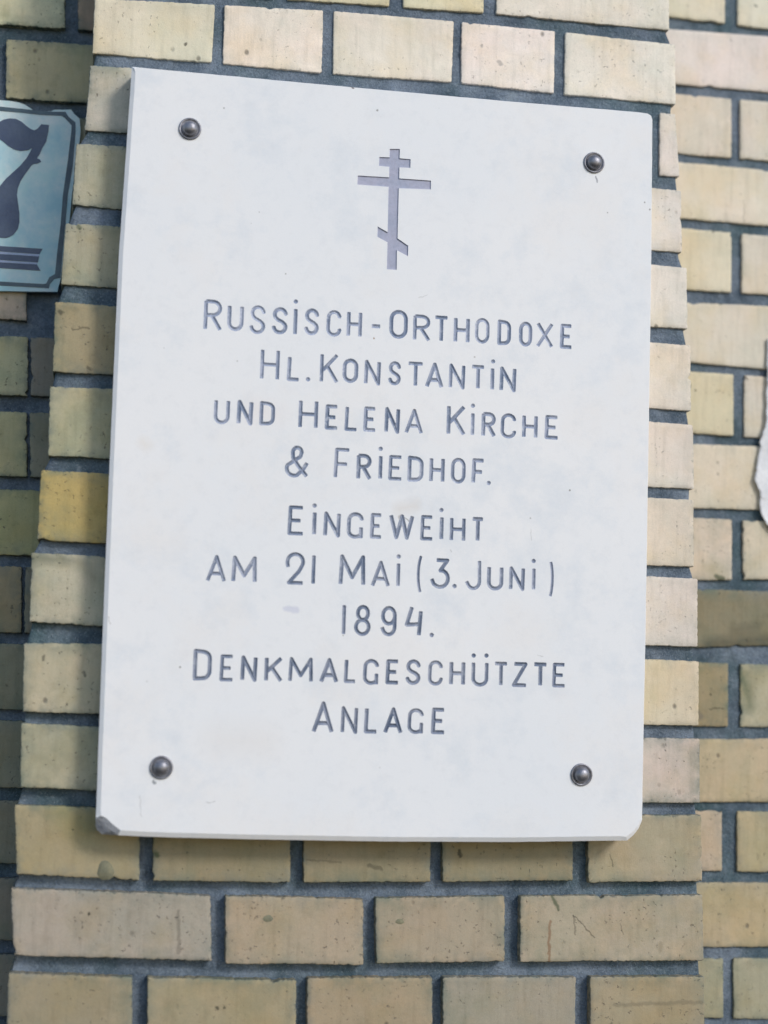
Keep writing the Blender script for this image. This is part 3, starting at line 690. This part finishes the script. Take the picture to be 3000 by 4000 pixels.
for i in range(n):
    j = (i + 1) % n
    A, B = omap[base + i], omap[base + j]
    faces.append((A, B, b0 + j, b0 + i)); mats.append(1 if chip_flag[i] else 0)
    for k_ in (0, 1):
        faces.append((b0 + k_ * n + i, b0 + k_ * n + j, b0 + (k_ + 1) * n + j, b0 + (k_ + 1) * n + i)); mats.append(1 if chip_flag[i] and k_ == 0 else 0)
slab = mesh_obj('slab', verts, faces, M_marble, plq)
slab.data.materials.append(M_chip); slab.data.polygons.foreach_set('material_index', mats)
bm = bmesh.new(); bm.from_mesh(slab.data); bmesh.ops.recalc_face_normals(bm, faces=bm.faces); bm.to_mesh(slab.data); bm.free()

# screws
def lathe(prof, cx, cz, Y, seg=40):
    v, f = [], []
    for r, y in prof:
        for i in range(seg):
            a = 2 * math.pi * i / seg; v.append((cx + r * math.cos(a), Y - y, cz + r * math.sin(a)))
    for k in range(len(prof) - 1):
        for i in range(seg):
            j = (i + 1) % seg; f.append((k * seg + i, k * seg + j, (k + 1) * seg + j, (k + 1) * seg + i))
    f.append(tuple((len(prof) - 1) * seg + i for i in range(seg)))
    return v, f
for (px, py) in ((742, 504), (2320, 636), (630, 2998), (2271, 3026)):
    x, z = pf(px, py)
    v, f = lathe([(.0072, .0005), (.0072, .0022), (.0070, .0034), (.0063, .0048), (.0050, .0060), (.0034, .0068), (.0016, .0072), (.0003, .0073)], x, z, YF)
    h = mesh_obj('screw', v, f, M_steel, plq, smooth=True)
    v, f = lathe([(.0106, -.0003), (.0106, .0009), (.0101, .0016), (.0094, .0017), (.0086, .0011), (.0078, .0007), (.0072, .0007)], x, z, YF)
    f.pop()
    mesh_obj('washer', v, f, M_steel, h, smooth=True)

# ------------------------------------------------------------------ number plate on the recessed wall, left
num = empty('number_plate', (-.12, D, .5), 'chipped teal enamel house number plate with dark seven, left of the plaque', 'sign')
YP = D - .006
def z1(x, y): return (x / 4.1475, 360 + y / 4.1475)
def z2(x, y): return (x / 4.1475, 760 + y / 4.1475)
def prism(name, pts, Y0, Y1, mat, parent, bulge=0):
    P = [at(*p, YP) for p in pts]; m = len(P)
    tri = tessellate_polygon([[Vector((p[0], p[1], 0)) for p in P]])
    v = [(x, Y0, z) for x, z in P] + [(x, Y1, z) for x, z in P]
    f = [tuple(t) for t in tri] + [tuple(m + i for i in t[::-1]) for t in tri] + [(i, (i + 1) % m, m + (i + 1) % m, m + i) for i in range(m)]
    o = mesh_obj(name, v, f, mat, parent)
    b = bmesh.new(); b.from_mesh(o.data); bmesh.ops.recalc_face_normals(b, faces=b.faces); b.to_mesh(o.data); b.free()
    return o
OUT = [z1(-1500, 60), z1(-700, 90), z1(0, 130), z1(150, 140), z1(300, 165), z1(400, 200), z1(480, 250), z1(560, 310), z1(700, 312), z1(830, 308), z1(880, 285), z1(1060, 285), z1(1150, 280), z1(1200, 350), z1(1290, 430), z1(1305, 620), z1(1290, 800), z1(1235, 1000), z1(1190, 1500),
       z2(1165, 0), z2(1130, 400), z2(1060, 700), z2(1035, 1000), z2(985, 1370), z2(945, 1500), z2(930, 1575), z2(500, 1570), z2(0, 1560), z2(-1500, 1500)]
prism('plate', OUT, YP, D - .001, M_plate, num)
BO = [z1(-1400, 150), z1(0, 235), z1(300, 265), z1(520, 290), z1(820, 317), z1(1060, 320), z1(1110, 400), z1(1222, 490), z1(1225, 640), z1(1180, 1200), z2(1100, 0), z2(1050, 600), z2(1010, 1000), z2(980, 1350), z2(880, 1370), z2(810, 1450), z2(790, 1520), z2(750, 1515), z2(0, 1475), z2(-1400, 1400)]
BI = [z1(-1320, 225), z1(0, 305), z1(350, 335), z1(650, 370), z1(850, 378), z1(1000, 385), z1(1050, 420), z1(1160, 540), z1(1155, 640), z1(1100, 1100), z2(1020, 0), z2(980, 500), z2(930, 900), z2(890, 1290), z2(800, 1340), z2(750, 1440), z2(715, 1450), z2(690, 1450), z2(0, 1410), z2(-1320, 1340)]
Pb = [at(*p, YP) for p in BO] + [at(*p, YP) for p in BI]; m = len(BO)
v = [(x, YP - .0004, z) for x, z in Pb]; f = [(i, (i + 1) % m, m + (i + 1) % m, m + i) for i in range(m)]
mesh_obj('border_line', v, f, M_border, num)
SEV = [z1(*p) for p in [(0,480),(60,445),(160,425),(260,435),(350,480),(430,550),(500,600),(560,620),(610,590),(670,522),(795,535),(785,640),(750,800),(690,900),(640,1010),(600,1070),(650,1095),(668,1130),(600,1160),(545,1165),(510,1190),(400,1340),(330,1450),(290,1560),(275,1659)]] + \
      [z2(*p) for p in [(290,120),(315,300),(315,450),(290,560),(220,650),(150,690),(90,705),(0,700),(-90,660),(-160,560),(-180,440),(-160,250),(-110,60)]] + \
      [z1(*p) for p in [(0,1520),(100,1400),(200,1310),(330,1190),(430,1070),(500,950),(515,905),(460,940),(330,955),(230,930),(130,870),(50,800),(0,765),(-100,740),(-220,770),(-330,760),(-420,680),(-400,560),(-300,500),(-120,500)]]
prism('numeral', SEV, YP - .0005, YP - .0001, M_navy, num)
for pts in ([(-1000, 770), (690, 880), (640, 965), (-980, 855)], [(-980, 905), (635, 1005), (615, 1100), (-970, 995)], [(-970, 1045), (600, 1135), (655, 1235), (-1000, 1125)]):
    prism('stripe', [z2(*p) for p in pts], YP - .0005, YP - .0001, M_navy, num)
for pts in ([(-980, 862), (640, 968), (634, 1003), (-980, 900)], [(-970, 1000), (612, 1104), (602, 1133), (-970, 1040)]):
    prism('pale_line', [z2(*p) for p in pts], YP - .0003, YP - .0001, M_stripe, num)

# ------------------------------------------------------------------ added white patch standing in for a tear in the print, right-hand wall
edge = [(2996, 1320), (2990, 1400), (2991, 1470), (2988, 1560), (2988, 1636), (2984, 1665), (2975, 1692), (2962, 1727), (2964, 1752), (2956, 1781), (2950, 1830), (2939, 1875), (2948, 1893), (2960, 1915), (2966, 1945), (2962, 1973), (2971, 2016), (2984, 2040), (3003, 2066), (3030, 2090)]
PE = []
for i in range(len(edge) - 1):
    for p in sub(edge[i], edge[i + 1], 5):
        PE.append((p[0] + rnd.uniform(-2.5, 2.5), p[1] + rnd.uniform(-3, 3)))
verts, faces = [], []
NX = 8
for i, (x, y) in enumerate(PE):
    for k_ in range(NX):
        t = k_ / (NX - 1)
        X, Z = at(x + (3150 - x) * t ** 1.5, y, D)
        lift = .0025 + .002 * noise.noise(Vector((X * 30, 2, Z * 30))) + .0015 * (1 - t) ** 3
        verts.append((X, D - lift, Z))
nf = len(verts)
verts += [(a, b + .0006, c_) for a, b, c_ in verts]
for i in range(len(PE) - 1):
    for k_ in range(NX - 1):
        a = i * NX + k_; faces.append((a, a + 1, a + NX + 1, a + NX)); faces.append((nf + a, nf + a + NX, nf + a + NX + 1, nf + a + 1))
    a = i * NX; faces.append((a, a + NX, nf + a + NX, nf + a))
pp = mesh_obj('print_tear_patch', verts, faces, M_print_tear, None, smooth=True)
pp['label'] = 'ragged white patch standing in for print damage, over the recessed right-hand brickwork'; pp['category'] = 'print damage patch'
